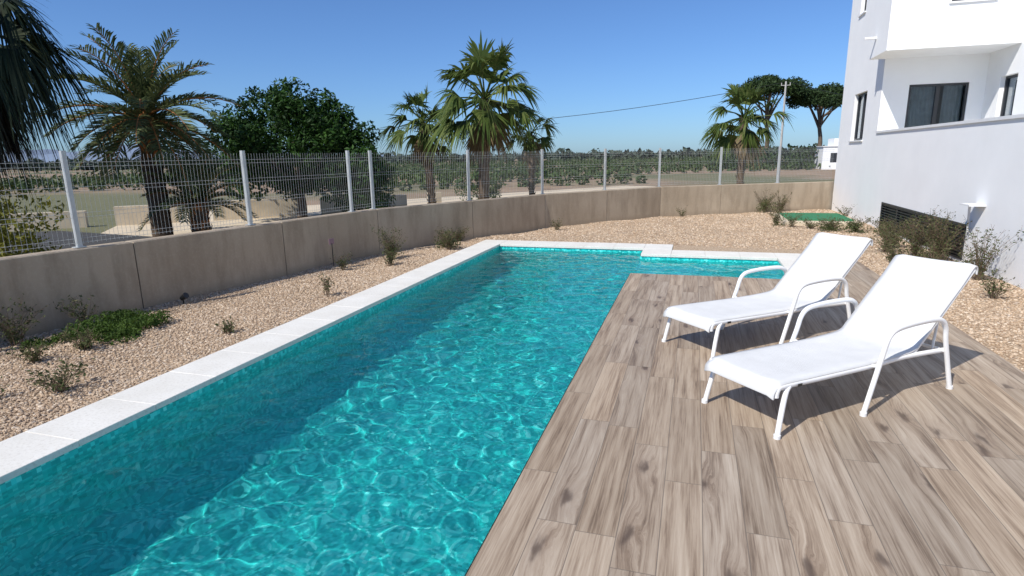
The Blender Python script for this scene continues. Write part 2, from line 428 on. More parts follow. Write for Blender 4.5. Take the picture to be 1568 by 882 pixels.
# ------------------------------------------------------------------ concrete wall + fence
def offset_poly(P,w):
    out=[]
    for i,p in enumerate(P):
        d=[]
        if i>0: d.append((Vector(p)-Vector(P[i-1])).normalized())
        if i<len(P)-1: d.append((Vector(P[i+1])-Vector(p)).normalized())
        t=sum(d,Vector((0,0))).normalized(); nrm=Vector((t.y,-t.x))
        k=1/max(.3,nrm.dot(Vector((d[0].y,-d[0].x))))
        out.append(Vector(p)+nrm*w*k)
    return out
sub=[]
for a,b in zip(WP[:-1],WP[1:]):
    a=Vector(a);b=Vector(b);L=(b-a).length;n=max(1,round(L/2.4))
    for i in range(n): sub.append(a+(b-a)*i/n)
sub.append(Vector(WP[-1]))
Lf=offset_poly(sub,-.1); Rt=offset_poly(sub,.1)
mb=MB(); WT=.83
for i in range(len(sub)-1):
    d=(sub[i+1]-sub[i]).normalized()*.006
    a,b,c,e=Lf[i]+d,Lf[i+1]-d,Rt[i+1]-d,Rt[i]+d
    ch=.012; zt=WT+R(-.004,.004)
    nn=Vector((d.y,-d.x)).normalized()*ch; dn=d.normalized()*ch
    lo=[(p.x,p.y,-.3) for p in (a,b,c,e)]; hi=[(p.x,p.y,zt-ch) for p in (a,b,c,e)]
    tp=[((a+nn+dn).x,(a+nn+dn).y,zt),((b+nn-dn).x,(b+nn-dn).y,zt),((c-nn-dn).x,(c-nn-dn).y,zt),((e-nn+dn).x,(e-nn+dn).y,zt)]
    fs=[]
    for k in range(4):
        k2=(k+1)%4; fs.append((k,k2,4+k2,4+k)); fs.append((4+k,4+k2,8+k2,8+k))
    fs.append((8,9,10,11)); mb.add(lo+hi+tp,fs)
mb.obj('concrete_wall',[M_conc])

def onw(y): return Vector((wallx(y),y))
fp=[onw(y) for y in (-2.1,.25,2.65,5.05,7.4,9.6,10.2)]
for a,b,n in ((WP[2],WP[3],2),(WP[3],WP[4],2),(WP[4],WP[5],3)):
    a=Vector(a);b=Vector(b)
    for i in range(1,n+1): fp.append(a+(b-a)*i/n)
mb=MB(); FT=1.9
for i,p in enumerate(fp[:-1]):
    d=(fp[i+1]-p).normalized(); nn=Vector((d.y,-d.x)); h=.025
    vs=[]
    for z in (WT-.01,FT+.04):
        for s1,s2 in ((-1,-1),(1,-1),(1,1),(-1,1)):
            v=p+d*s1*h+nn*s2*h; vs.append((v.x,v.y,z))
    mb.add(vs,[(0,1,5,4),(1,2,6,5),(2,3,7,6),(3,0,4,7),(4,5,6,7)],1)
    vs=[]
    for z in (WT+.005,WT+.014):
        for s1,s2 in ((-1,-1),(1,-1),(1,1),(-1,1)):
            v=p+d*s1*.055+nn*s2*.055; vs.append((v.x,v.y,z))
    mb.add(vs,[(0,1,5,4),(1,2,6,5),(2,3,7,6),(3,0,4,7),(4,5,6,7)],1)
    q1=fp[i+1]; L=(q1-p).length; nw=int(L/.05)
    for k in range(1,nw):
        w=p+d*(L*k/nw)
        mb.tube([(w.x,w.y,WT+.04),(w.x,w.y,FT)],.0021,3,0,False,cap=False)
    for z in [WT+.06,WT+.11,WT+.35,WT+.40,WT+.65,WT+.70,WT+.93,WT+.98]:
        a=p+nn*.004; b=q1+nn*.004
        mb.tube([(a.x,a.y,z),(b.x,b.y,z)],.0025,3,0,False,cap=False)
M_post=simple('fence_post_steel',(.46,.48,.48),.5,.2,var=.08)
mb.obj('mesh_fence',[M_galv,M_post])

mb=MB()
A=Vector((-23,8.4));B=Vector((-9,20.3)); L=(B-A).length; d=(B-A).normalized(); nn=Vector((d.y,-d.x))
s=0
while s<L:
    ln=R(1.6,3.6); e=min(L,s+ln); a=A+d*s; b=A+d*e; z=R(.38,.55)
    vs=[]
    for zz in (-.1,z):
        for p in (a-nn*.12,b-nn*.12,b+nn*.12,a+nn*.12): vs.append((p.x,p.y,zz))
    mb.add(vs,[(0,1,5,4),(1,2,6,5),(2,3,7,6),(3,0,4,7),(4,5,6,7)])
    s=e+R(.3,1.2)
mb.obj('low_sand_wall',[M_sandwall])
mb=MB()
mb.add([(-26,0,GZ+.008),(-11,8.0,GZ+.008),(-12.9,11.6,GZ+.008),(-17.3,12.2,GZ+.008),(-30,4.5,GZ+.008)],[(0,1,2,3,4)])
mb.obj('dark_netting_strip',[M_netting])  # flat dark sheet standing in for the netting on the ground
mb=MB(); n2=Vector((-.8,.6)); dd2=Vector((.6,.8)); c0=Vector((-5.95,10.2))
p=[c0+n2*1.2-dd2*6,c0+n2*1.2+dd2*24,c0+n2*14+dd2*22,c0+n2*14-dd2*3]
mb.add([(v.x,v.y,GZ+.004) for v in p],[(0,1,2,3)])
mb.obj('dirt_track',[M_track])

# ------------------------------------------------------------------ building
bld=empty('white_apartment_building')
mb=MB()
def wallh(axis,pos,sg,u0,u1,z0,z1,holes=(),depth=.16,mi=0):
    us=sorted({u0,u1,*[h[0] for h in holes],*[h[1] for h in holes]})
    zs=sorted({z0,z1,*[h[2] for h in holes],*[h[3] for h in holes]})
    def P(u,z,d=0):
        return (pos-sg*d,u,z) if axis=='x' else (u,pos-sg*d,z)
    for i in range(len(us)-1):
        for j in range(len(zs)-1):
            cu=(us[i]+us[i+1])/2; cz=(zs[j]+zs[j+1])/2
            if any(h[0]<cu<h[1] and h[2]<cz<h[3] for h in holes): continue
            mb.quad(P(us[i],zs[j]),P(us[i+1],zs[j]),P(us[i+1],zs[j+1]),P(us[i],zs[j+1]),mi)
    for (a,b,c,d) in holes:
        mb.quad(P(a,c),P(b,c),P(b,c,depth),P(a,c,depth),mi); mb.quad(P(a,d),P(b,d),P(b,d,depth),P(a,d,depth),mi)
        mb.quad(P(a,c),P(a,d),P(a,d,depth),P(a,c,depth),mi); mb.quad(P(b,c),P(b,d),P(b,d,depth),P(b,c,depth),mi)
BX=4.2
gr=(11.1,15.7,.03,.60)
wallh('x',BX,-1,1,16.8,-.15,2.18,[gr],.10)
wT=[(18.1,19.4,2.05,3.3),(19.2,19.8,5.45,6.5)]
wallh('x',BX,-1,16.8,20.9,-.15,9,wT)
wF=(4.77,5.98,1.25,3.28)
wallh('y',16.8,-1,BX,6.3,1.2,3.89,[wF])
wS=(15.35,16.1,1.25,3.3)
wallh('x',6.3,-1,1,16.8,1.2,9,[wS])
wB=(4.95,5.7,4.78,5.9)
wallh('y',15.4,-1,3.85,12,3.89,9,[wB])
q=mb.quad
q((3.85,15.4,3.89),(3.85,16.8,3.89),(3.85,16.8,9),(3.85,15.4,9))
q((3.85,16.8,3.89),(BX,16.8,3.89),(BX,16.8,9),(3.85,16.8,9))
q((3.85,15.4,3.89),(6.3,15.4,3.89),(6.3,16.8,3.89),(3.85,16.8,3.89))
q((BX,20.9,-.15),(12,20.9,-.15),(12,20.9,9),(BX,20.9,9))
q((12,1,-.15),(12,20.9,-.15),(12,20.9,9),(12,1,9))
q((BX,1,-.15),(12,1,-.15),(12,1,1.2),(BX,1,1.2)); q((6.3,1,1.2),(12,1,1.2),(12,1,9),(6.3,1,9))
q((4.38,1,1.2),(6.3,1,1.2),(6.3,16.8,1.2),(4.38,16.8,1.2))
q((4.38,1,1.2),(4.38,16.8,1.2),(4.38,16.8,2.18),(4.38,1,2.18))
q((BX,16.8,9),(12,16.8,9),(12,20.9,9),(BX,20.9,9)); q((3.85,15.4,9),(12,15.4,9),(12,16.8,9),(3.85,16.8,9)); q((6.3,1,9),(12,1,9),(12,15.4,9),(6.3,15.4,9))
mb.obj('walls',[M_white],bld)
mb=MB()
mb.box(BX-.03,4.41,1,16.797,2.181,2.23,0); 
mb.box(BX-.04,BX+.12,18.05,19.45,2.01,2.048,0); mb.box(BX-.04,BX+.12,19.15,19.85,5.41,5.448,0)
mb.box(4.90,5.75,15.36,15.5,4.74,4.778,0)
mb.box(3.6,3.85,16.3,16.36,4.28,4.33,0)
mb.obj('parapet_cap_and_sills',[M_trim],bld)
def window(axis,pos,sg,h,depth,nm,mull=1,curtain=False):
    fr=MB(); a,b,c,d=h; t=.05
    def bx(u0,u1,z0,z1,d0,d1,mi,B=fr):
        p0,p1=sorted((pos-sg*d0,pos-sg*d1))
        if axis=='x': B.box(p0,p1,u0,u1,z0,z1,mi)
        else: B.box(u0,u1,p0,p1,z0,z1,mi)
    e=.002
    d0,d1=depth-.07,depth-.01
    bx(a+e,a+t,c+e,d-e,d0,d1,0);bx(b-t,b-e,c+e,d-e,d0,d1,0);bx(a+t,b-t,c+e,c+t,d0,d1,0);bx(a+t,b-t,d-t,d-e,d0,d1,0)
    for k in range(1,mull+1):
        u=a+(b-a)*k/(mull+1); bx(u-.04,u+.04,c+t,d-t,d0-.004,d1,0)
    bx(a+t,b-t,c+t,d-t,depth-.035,depth-.030,1)
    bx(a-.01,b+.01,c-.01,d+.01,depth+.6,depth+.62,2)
    if curtain:
        n=60; vs=[];fs=[]
        for i in range(n+1):
            u=a+.06+(b-a-.12)*(i/n); dep=depth+.03+.02*math.sin(i*1.5)
            for z in (c,d):
                vs.append((pos-sg*dep,u,z) if axis=='x' else (u,pos-sg*dep,z))
        for i in range(n):
            if 28<i<38: continue
            fs.append((2*i,2*i+2,2*i+3,2*i+1))
        fr.add(vs,fs,3,True)
    fr.obj(nm,[M_dark,M_glass,M_interior,M_curtain],bld)
window('x',BX,-1,wT[0],.16,'side_window',1)
window('x',BX,-1,wT[1],.16,'upper_side_window',0)
window('y',16.8,-1,wF,.10,'terrace_sliding_door',1,True)
window('x',6.3,-1,wS,.16,'terrace_door',0)
window('y',15.4,-1,wB,.16,'upper_window',0)
mb=MB(); a,b,c,d=gr
mb.box(BX-.015,BX+.05,a+.002,a+.04,c+.002,d-.002);mb.box(BX-.015,BX+.05,b-.04,b-.002,c+.002,d-.002)
mb.box(BX-.015,BX+.05,a+.04,b-.04,d-.04,d-.002);mb.box(BX-.015,BX+.05,a+.04,b-.04,c+.002,c+.03)
for k in (1,2,3):
    y=a+(b-a)*k/4; mb.box(BX-.012,BX+.05,y-.02,y+.02,c+.03,d-.04)
mb.box(BX+.085,BX+.09,a+.003,b-.003,c+.003,d-.003)
nl=9
for k in range(nl):
    z=c+.06+(d-c-.12)*k/(nl-1)
    mb.box(BX-.010,BX+.03,a+.04,b-.04,z-.006,z+.012)
mb.obj('louvre_grille',[M_dark],bld)
mb=MB()
mb.tube([(BX-.02,11.0,.5),(BX-.10,10.85,.93)],.018,8); mb.box(BX-.22,BX-.002,10.55,10.9,.93,.955)
mb.obj('wall_bracket',[M_trim],bld)

uc=empty('utility_chamber_cover')
mb=MB(); mb.box(2.2,3.95,16.1,18.3,-.12,.07,0,.015); mb.obj('concrete_plinth',[M_sandwall],uc)
mb=MB(); mb.box(2.33,3.82,16.35,18.15,.071,.10,0,.01); mb.obj('turf_top',[M_turf],uc)

# ------------------------------------------------------------------ loungers
def lounger(loc,ang):
    e=empty('sun_lounger',loc,ang)
    mb=MB(); W=.29
    HX,HZ=1.42,.335; TX,TZ=2.06,.90
    for sgn in (-1,1):
        y=sgn*W
        mb.tube(smooth_path([(-.01,y,.27),(.0,y,.315),(.05,y,.333),(.4,y,.325),(.95,y,.315),(1.3,y,.32),(1.76,y*1.1,.31)],5),.019,10,0,True,.8)
        mb.tube(smooth_path([(.10,y,.325),(.065,y*1.03,.29),(.03,y*1.06,.16),(-.005,y*1.1,.0)],5),.018,10)
        yo=sgn*(W+.055)
        mb.tube(smooth_path([(.79,yo*1.04,0),(.87,yo*1.02,.2),(.95,yo,.40),(.985,yo,.50),(1.03,yo,.555),(1.11,yo,.58),(1.3,yo,.59),(1.52,yo,.585),(1.62,yo,.56),(1.675,yo,.50),(1.70,yo,.40),(1.76,yo*1.02,.2),(1.815,yo*1.05,0)],5),.021,10,0,True,.8)
        mb.tube([(.93,y,.318),(.93,yo,.33)],.014,8); mb.tube([(1.72,y*1.08,.312),(1.72,yo,.312)],.014,8)
        mb.tube(smooth_path([(HX-.02,y*.97,HZ-.02),(HX+.25,y*.97,HZ+.205),(HX+.45,y*.97,HZ+.385),(TX,y*.97,TZ-.012)],5),.016,10)
        mb.tube([(HX+.34,y*.85,HZ+.27),(1.70,y*.9,.31)],.010,6)
        for fx in (-.005,.79,1.815):
            yy=(y*1.1 if fx<0 else yo*1.045)
            mb.tube([(fx,yy,0),(fx,yy,.025)],.023,10,1)
    mb.tube([(-.01,-W,.28),(-.01,W,.28)],.017,10); mb.tube([(.95,-W,.31),(.95,W,.31)],.013,8)
    mb.tube([(1.74,-W,.31),(1.74,W,.31)],.014,8); mb.tube([(HX+.34,-W*.9,HZ+.27),(HX+.34,W*.9,HZ+.27)],.012,8)
    mb.tube([(TX,-W,TZ-.012),(TX,W,TZ-.012)],.017,10)
    mb.tube([(HX,-W,HZ-.02),(HX,W,HZ-.02)],.013,8)
    mb.box(.16,.20,-W-.0215,-W-.0195,.318,.336,2)
    mb.obj('frame',[M_frame,M_trim,M_black],e)
    prof=smooth_path([(-.035,0,.275),(-.028,0,.318),(.01,0,.345),(.07,0,.358),(.4,0,.352),(.9,0,.342),(1.25,0,.346),(HX,0,.365),(HX+.08,0,.425),(HX+.3,0,.625),(HX+.5,0,.80),(TX-.02,0,TZ+.018),(TX+.018,0,TZ+.005),(TX+.02,0,TZ-.035)],6)
    n=len(prof); cols=13; vs=[];fs=[]
    for i,p in enumerate(prof):
        for k in range(cols):
            f=k/(cols-1)*2-1; yy=f*(W+.008); sag=-.018*(1-f*f)*math.sin(min(1,i/n)*math.pi)
            edge=-.014*max(0,abs(f)-.9)/.1
            vs.append((p.x,yy,p.z+sag+edge))
    for i in range(n-1):
        for k in range(cols-1):
            o=i*cols+k; fs.append((o,o+1,o+cols+1,o+cols))
    mb=MB(); mb.add(vs,fs,0,True); ob=mb.obj('sling_fabric',[M_fabric],e)
    so=ob.modifiers.new('s','SOLIDIFY'); so.thickness=.012; so.offset=-1
    return e
HD=math.radians(43)
def place(nx,ny):
    c,s=math.cos(HD),math.sin(HD)
    return (nx-s*.315,ny+c*.315,0)
lounger(place(.585,3.81),HD); lounger(place(.225,5.215),HD)

# ------------------------------------------------------------------ palms
def fan_palm(name,base,crown_z,rad,nfr=34,trunk_r=.16,lean=(0,0),leaf=None,dead=6,deadm=None,droop=.75,lw=.021,nl=26):
    leaf=leaf or L_palm
    e=empty(name,base); H=crown_z-base[2]
    top=Vector((lean[0],lean[1],H-.1))
    mb=MB(); path=smooth_path([(0,0,-.15),(lean[0]*.2,lean[1]*.2,H*.35),(lean[0]*.6,lean[1]*.6,H*.7),top],7)
    rr=[trunk_r*(1.25-.35*min(1,i/4))*(1+.05*math.sin(i*2.1)) for i in range(len(path))]
    mb.tube(path,rr,12)
    for i in range(int(H*38)):
        f=R(.15,1); p=path[min(len(path)-1,int(f*(len(path)-1)))]; az=R(0,6.28); r0=trunk_r*.9
        o=Vector((math.cos(az),math.sin(az),0)); l=R(.05,.13)*(1 if f<.8 else 1.6)
        a=p+o*r0+Vector((0,0,R(-.1,.1))); t=a+o*l*.6+Vector((0,0,l)); sd=Vector((-o.y,o.x,0))*.035
        mb.add([a-sd,a+sd,t+sd*.4,t-sd*.4,a-Vector((0,0,.05))],[(0,1,2,3),(4,1,2),(0,4,3)])
    mb.obj('trunk',[M_palmtrunk],e)
    mb=MB()
    for i in range(nfr+dead):
        isd=i>=nfr
        az=i*2.39996+R(-.3,.3)
        if isd: el=math.radians(R(-80,-55))
        else:
            f=(i+.5)/nfr; el=math.radians(80-118*f**.8+R(-14,12))
        d=Vector((math.cos(az)*math.cos(el),math.sin(az)*math.cos(el),math.sin(el)))
        side=Vector((-math.sin(az),math.cos(az),0)); nrm=d.cross(side).normalized()
        if nrm.z<0: nrm=-nrm
        L1=rad*R(.32,.66)*(.7 if isd else 1); L2=rad*R(.42,.62)
        p0=top+Vector((0,0,R(-.1,.12))); mid=p0+d*L1*.5+nrm*.03; hub=p0+d*L1-Vector((0,0,.08*L1*(1-abs(math.sin(el)))))
        mb.tube([p0,mid,hub],[.02*rad,.013*rad,.009*rad],4,1 if isd else 2,cap=False)
        mi=1 if isd else 0; roll=R(-.7,.7)
        s2=(side*math.cos(roll)+nrm*math.sin(roll)).normalized()
        n2_=(nrm*math.cos(roll)-side*math.sin(roll)).normalized()
        spread=R(55,85) if not isd else 45
        for k in range(nl):
            an=math.radians(-spread+2*spread*k/(nl-1)+R(-2.5,2.5))
            ld=(d*math.cos(an)+s2*math.sin(an)+n2_*(.10+.12*abs(math.sin(an)))).normalized()
            LL=L2*(1-.22*abs(math.sin(an)))*R(.75,1.1); w=lw*rad
            wv=ld.cross(n2_).normalized(); vs=[];dr=R(.5,2.0)*droop
            for j,(t,ww) in enumerate(((0,.35),(.35,1),(.65,.85),(.85,.45),(1,.08))):
                p=hub+ld*LL*t-Vector((0,0,1))*LL*dr*(.0 if t<.35 else .8*(t-.35)**1.4)*(.5+max(0,math.cos(el)))
                vs+= [p-wv*w*ww,p+wv*w*ww]
            mb.add(vs,[(0,1,3,2),(2,3,5,4),(4,5,7,6),(6,7,9,8)],mi)
    mb.obj('fronds',[leaf,deadm or L_dead,leaf],e)
    return e

def date_palm(name,base,crown_z,rad,nfr=44,trunk_r=.2,maxdown=-35):
    e=empty(name,base); H=crown_z-base[2]; top=Vector((0,0,H))
    mb=MB(); path=[Vector((0,0,-.15+ (H+.1)*i/8)) for i in range(9)]
    mb.tube(path,[trunk_r*(1.2-.2*i/8) for i in range(9)],12)
    for i in range(int(60+H*40)):
        z=R(.05,H); az=R(0,6.28); o=Vector((math.cos(az),math.sin(az),0)); l=R(.1,.24); a=o*trunk_r*.9+Vector((0,0,z)); t=a+o*l*.45+Vector((0,0,l)); sd=Vector((-o.y,o.x,0))*.05
        mb.add([a-sd,a+sd,t+sd*.4,t-sd*.4,a-Vector((0,0,.06))],[(0,1,2,3),(4,1,2),(0,4,3)],1 if z>H-1.0 else 0)
    mb.obj('trunk',[M_palmtrunk,M_orange],e)
    mb=MB()
    for i in range(nfr):
        az=i*2.39996+R(-.2,.2); f=(i+.5)/nfr; el=math.radians(84-(84-maxdown)*f**.9+R(-6,6)); L=rad*R(.8,1.1)
        h=Vector((math.cos(az),math.sin(az),0)); side=Vector((-h.y,h.x,0))
        p=top.copy(); pts=[p.copy()]; dirs=[]; n=10; e2=el
        for k in range(n):
            d=h*math.cos(e2)+Vector((0,0,math.sin(e2))); dirs.append(d); p=p+d*L/n; pts.append(p.copy()); e2-=math.radians(5.0+4*k/n*(1 if el>0 else .5))*(.4+math.cos(max(-1.4,min(1.4,e2))))*.75
        dirs.append(dirs[-1])
        mb.tube(pts,[.026*(1-.85*j/n)*rad/1.7 for j in range(n+1)],4,1 if i%2==0 or el<0.2 else 0,cap=False)
        nl=42
        for k in range(nl):
            t=.10+.90*k/nl; j=min(n-1,int(t*n)); fr=t*n-j; q0=pts[j].lerp(pts[j+1],fr); d=dirs[j]; up=side.cross(d).normalized()
            if up.z<0: up=-up
            ll=rad*.24*math.sin(math.pi*min(1,.18+t*.74))**.6
            for sg in (-1,1):
                a=math.radians(R(32,50)); ld=(d*math.cos(a)+side*sg*math.sin(a)+up*R(.1,.55)).normalized()
                wv=d*.012*rad
                m1=q0+ld*ll*.55; tip=q0+ld*ll-Vector((0,0,ll*.2))
                mb.add([q0-wv*.6,q0+wv*.6,m1+wv,m1-wv,tip],[(0,1,2,3),(3,2,4)],0)
    mb.obj('fronds',[L_date,M_orange],e)
    return e

fan_palm('fan_palm',(-5.75,16.0,GZ),3.4,1.72,34,.17,(.1,0),dead=7)
fan_palm('fan_palm',(-8.1,17.6,GZ),2.9,1.35,26,.13,(-.2,0),dead=4)
fan_palm('fan_palm',(-4.9,18.1,GZ),2.5,.95,17,.10,dead=3)
fan_palm('fan_palm',(1.75,25.7,GZ),3.1,1.7,28,.15,dead=5)
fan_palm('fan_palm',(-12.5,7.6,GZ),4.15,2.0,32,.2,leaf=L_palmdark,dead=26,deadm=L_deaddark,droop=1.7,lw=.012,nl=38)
date_palm('date_palm',(-12.5,11.3,GZ),2.8,2.1,50,.2)
date_palm('date_palm',(-11.7,11.7,GZ),.75,1.45,34,.2,5)

# ------------------------------------------------------------------ broadleaf tree
def tree(name,base,clumps,trunk,per,s0,s1,leafm,bark=M_bark):
    e=empty(name,base); mb=MB()
    for path,rr in trunk: mb.tube(smooth_path(path,4),np.interp(np.linspace(0,1,(len(path)-1)*4+1),[0,1],rr).tolist(),9)
    mb.obj('trunk_and_limbs',[bark],e)
    C,Nn=clump_points(clumps,per); V,F=leaves(C,s0,s1,.45,Nn,.6)
    np_mesh('foliage',V,F,[leafm],False,e); return e
cl=[]
for i in range(80):
    th=R(0,6.28); zz=R(-1,1); rr=math.sqrt(1-zz*zz)*R(.62,1)
    x=2.2*rr*math.cos(th)+.05; y=1.95*rr*math.sin(th); z=2.25+1.25*zz*R(.75,1.0)
    cl.append(((x,y,z),R(.30,.62),.9))
for (x,z,r) in ((-.6,3.55,.5),(.35,3.75,.5),(.8,3.6,.42),(-1.5,3.1,.5),(1.7,3.1,.4),(-2.3,2.6,.45),(-2.3,1.7,.5),(-1.5,1.1,.5),(.2,3.9,.28),(2.3,2.6,.4),(-.95,3.8,.25),(1.3,3.5,.3),(-2.1,3.1,.3)): 
    cl.append(((x,R(-.7,.5),z),r,.9)); cl.append(((x*.9,-1.0,z*.93),r*.8,.9))
for i in range(26): cl.append(((R(1.4,3.0),R(-1,.5),R(.4,2.3)),R(.3,.5),1))
tr=[([(0,0,-.1),(.05,0,.5),(.0,0,1.2),(-.1,.1,2.4)],(.17,.08))]
for k in range(7):
    a=k*.9; tr.append(([(0,0,.7),(.5*math.cos(a),.5*math.sin(a),1.4),(1.3*math.cos(a),1.3*math.sin(a),2.3)],(.08,.03)))
tree('citrus_tree',(-11.7,15.7,GZ),cl,tr,1250,.05,.095,L_tree)

def pine(base,h,w,seed):
    random.seed(seed); cl=[]
    for i in range(60):
        a=R(0,6.28); r=w*math.sqrt(R(0,1)); z=h*.82+(1-(r/w)**2)*h*.10+R(-.6,.3)
        cl.append(((r*math.cos(a),r*math.sin(a),z),R(.5,1.1),.7))
    tr=[([(0,0,-.2),(.2,0,h*.3),(-.1,0,h*.55),(.1,0,h*.8)],(.28,.14))]
    for k in range(9):
        a=k*2.4; q=R(.4,.85)*w; tr.append(([(0,0,h*R(.42,.6)),(q*.5*math.cos(a),q*.5*math.sin(a),h*.7),(q*math.cos(a),q*math.sin(a),h*.86)],(.12,.04)))
    tree('stone_pine',base,cl,tr,330,.10,.2,L_pine)
pine((7.6,75.5,GZ),10.4,3.4,3); pine((13.4,77,GZ),9.2,3.4,5)

def shrub(name,base,w,h,n,s0,s1,lm,per=None):
    cl=[((R(-w,w)*.7,R(-w,w)*.7,R(.15,.8)*h),R(.25,.45)*w,h/w if h<w else 1) for i in range(n)]
    C,Nn=clump_points(cl,per or (9000 if s1<.03 else (1100 if s1<.1 else 500))); C[:,2]=np.abs(C[:,2]); V,F=leaves(C,s0,s1,.4,Nn,.4)
    o=np_mesh(name,V,F,[lm],False); o.location=base; return o
shrub('yellow_shrub',(-11.6,7.0,GZ),1.0,1.9,16,.04,.08,L_yellow)
shrub('dark_shrub',(-14.5,6.5,GZ),1.6,1.6,16,.05,.09,L_tree)
shrub('green_shrub',(-8.3,22.5,GZ),1.0,1.1,12,.04,.08,L_orch)
shrub('ground_cover_plant',(-6.0,4.75,-.03),.48,.17,30,.012,.026,L_ground)
shrub('ground_cover_plant',(-6.3,4.2,-.03),.25,.10,12,.012,.024,L_ground)
for (x,y,w_,h_) in ((3.85,11.35,.34,.55),(3.72,12.7,.30,.28),(3.9,10.0,.24,.38),(3.1,15.3,.34,.16),(3.6,15.1,.28,.2),(3.3,11.2,.2,.2),(2.15,19.5,.36,.42),(2.05,15.8,.2,.25),(-5.2,9.5,.18,.3),(-4.75,11.0,.3,.26),(3.85,14.3,.2,.22)):
    shrub('low_shrub',(x,y,-.04),w_,h_,14,.012,.034,L_weed,2600)

def weed(base,h,spread,ns,leafy=6,name='dry_weed',lm=None):
    e=empty(name,base); mb=MB(); pts=[]
    for i in range(ns):
        a=R(0,6.28); s=spread*R(.2,1); hh=h*R(.5,1)
        b0=Vector((R(-.04,.04),R(-.04,.04),0)); p1=b0+Vector((math.cos(a)*s*.35,math.sin(a)*s*.35,hh*.55)); p2=b0+Vector((math.cos(a)*s,math.sin(a)*s,hh))
        path=smooth_path([b0,p1,p2],4); mb.tube(path,[.004*(1-.7*k/8) for k in range(9)],3,0,cap=False)
        for k in range(leafy):
            q=path[random.randint(2,8)]; pts.append((q.x+R(-.03,.03),q.y+R(-.03,.03),q.z+R(-.02,.03)))
            if k%3==0:
                q2=q+Vector((R(-.08,.08),R(-.08,.08),R(.02,.09))); mb.tube([q,q2],[.0022,.001],3,0,cap=False); pts.append(tuple(q2))
    mb.obj('stems',[M_stem],e)
    V,F=leaves(np.array(pts),.010,.026,.4); np_mesh('leaves',V,F,[lm or L_weed],False,e)
W=[(-6.65,4.05,.42,.35,26),(-6.5,4.7,.35,.3,16),(-5.9,3.75,.2,.22,14),(-5.75,4.1,.22,.2,18),(-4.9,3.25,.22,.25,18),(-5.2,2.9,.15,.15,8),
   (-5.25,9.5,.62,.3,40),(-5.0,9.0,.3,.18,18),(-4.7,10.9,.42,.3,34),(-4.95,11.2,.35,.25,24),(-4.75,6.75,.3,.08,8),(-4.75,4.9,.14,.1,8),(-5.6,8.5,.25,.15,10),(-4.9,12.0,.3,.25,20),
   (2.1,19.6,.75,.4,34),(2.6,20.0,.6,.4,26),(2.0,15.9,.45,.25,26),(2.3,15.6,.35,.25,18),(3.1,15.4,.28,.4,40),(3.6,15.2,.3,.35,34),(2.7,15.5,.22,.3,22),
   (3.85,11.1,.85,.5,80),(3.7,11.6,.7,.45,60),(3.6,12.6,.5,.4,50),(3.4,12.1,.35,.35,30),(3.85,9.6,.75,.4,44),(3.5,10.3,.45,.35,30),(3.2,10.9,.35,.3,24),(3.9,14.3,.4,.3,30),(3.75,13.5,.35,.3,24),(3.6,8.5,.35,.3,16),(3.9,17.6,.4,.25,16),(-.3,17.9,.25,.2,10),(-3.2,14.2,.25,.2,12)]
for (x,y,h,s,n) in W: weed((x,y,-.04),h,s,n,13)

# ------------------------------------------------------------------ orchard and distant trees
def mass(name,pos,rad,per,s0,s1,lm,sq=.85):
    Cs=[];Ns=[]
    for (x,y),r in zip(pos,rad):
        d=unit(rng.normal(size=(per,3))); p=d*r*(rng.uniform(.3,1,(per,1))**.4)*np.array([1,1,sq]); p[:,2]=np.abs(p[:,2]+r*sq*.9)
        p+=rng.normal(size=(1,3))*.05; Cs.append(p+np.array([x,y,GZ])); Ns.append(d)
    V,F=leaves(np.concatenate(Cs),s0,s1,.6,np.concatenate(Ns),.6); return np_mesh(name,V,F,[lm],False)
cosy,siny=math.cos(math.radians(17.2)),math.sin(math.radians(17.2))
pos=[];rad=[]
for row in range(22):
    b=36+row*4
    for a in np.arange(-45,44,.95 if row<8 else 1.8):
        if b<52 and a>9+R(-2,2): continue
        if b<46 and a<-7: continue
        if R(0,1)<.10: continue
        aa=a+R(-.4,.4); bb=b+.25*a+R(-.5,.5)
        pos.append((cosy*aa-siny*bb,siny*aa+cosy*bb)); rad.append(R(.32,.62) if row<8 else R(.45,.85))
mass('orchard_rows',pos,rad,50,.08,.18,L_orch)
pos=[];rad=[]
for i in range(1100):
    b=R(150,420); a=R(-1.0,.75)*b
    pos.append((cosy*a-siny*b,siny*a+cosy*b)); rad.append(R(1.1,2.0) if R(0,1)<.9 else R(2.0,3.0))
mass('distant_trees',pos,rad,34,.5,1.1,L_distant,.75)
pos=[];rad=[]
for i in range(30):
    b=R(60,85); a=R(.34,.60)*b
    pos.append((cosy*a-siny*b,siny*a+cosy*b)); rad.append(R(.9,1.6))
mass('hedge_trees',pos,rad,120,.15,.3,L_pine)

mb=MB(); n=60; vs=[]
for i in range(n+1):
    t=i/n; b=2200; a=-2600+t*2300
    h=30+42*math.exp(-((t-.42)/.10)**2)+30*math.exp(-((t-.2)/.12)**2)+6*math.sin(t*37)+4*math.sin(t*83)
    h*=min(1,(1-t)*4)
    for (db,z) in ((0,-5),(250,h*.7),(500,h),(900,-5)):
        bb=b+db; vs.append((cosy*a-siny*bb,siny*a+cosy*bb,z))
fs=[]
for i in range(n):
    for k in range(3): fs.append((i*4+k,i*4+k+1,(i+1)*4+k+1,(i+1)*4+k))
mb.add(vs,fs,0,True); mb.obj('hills',[M_hill])

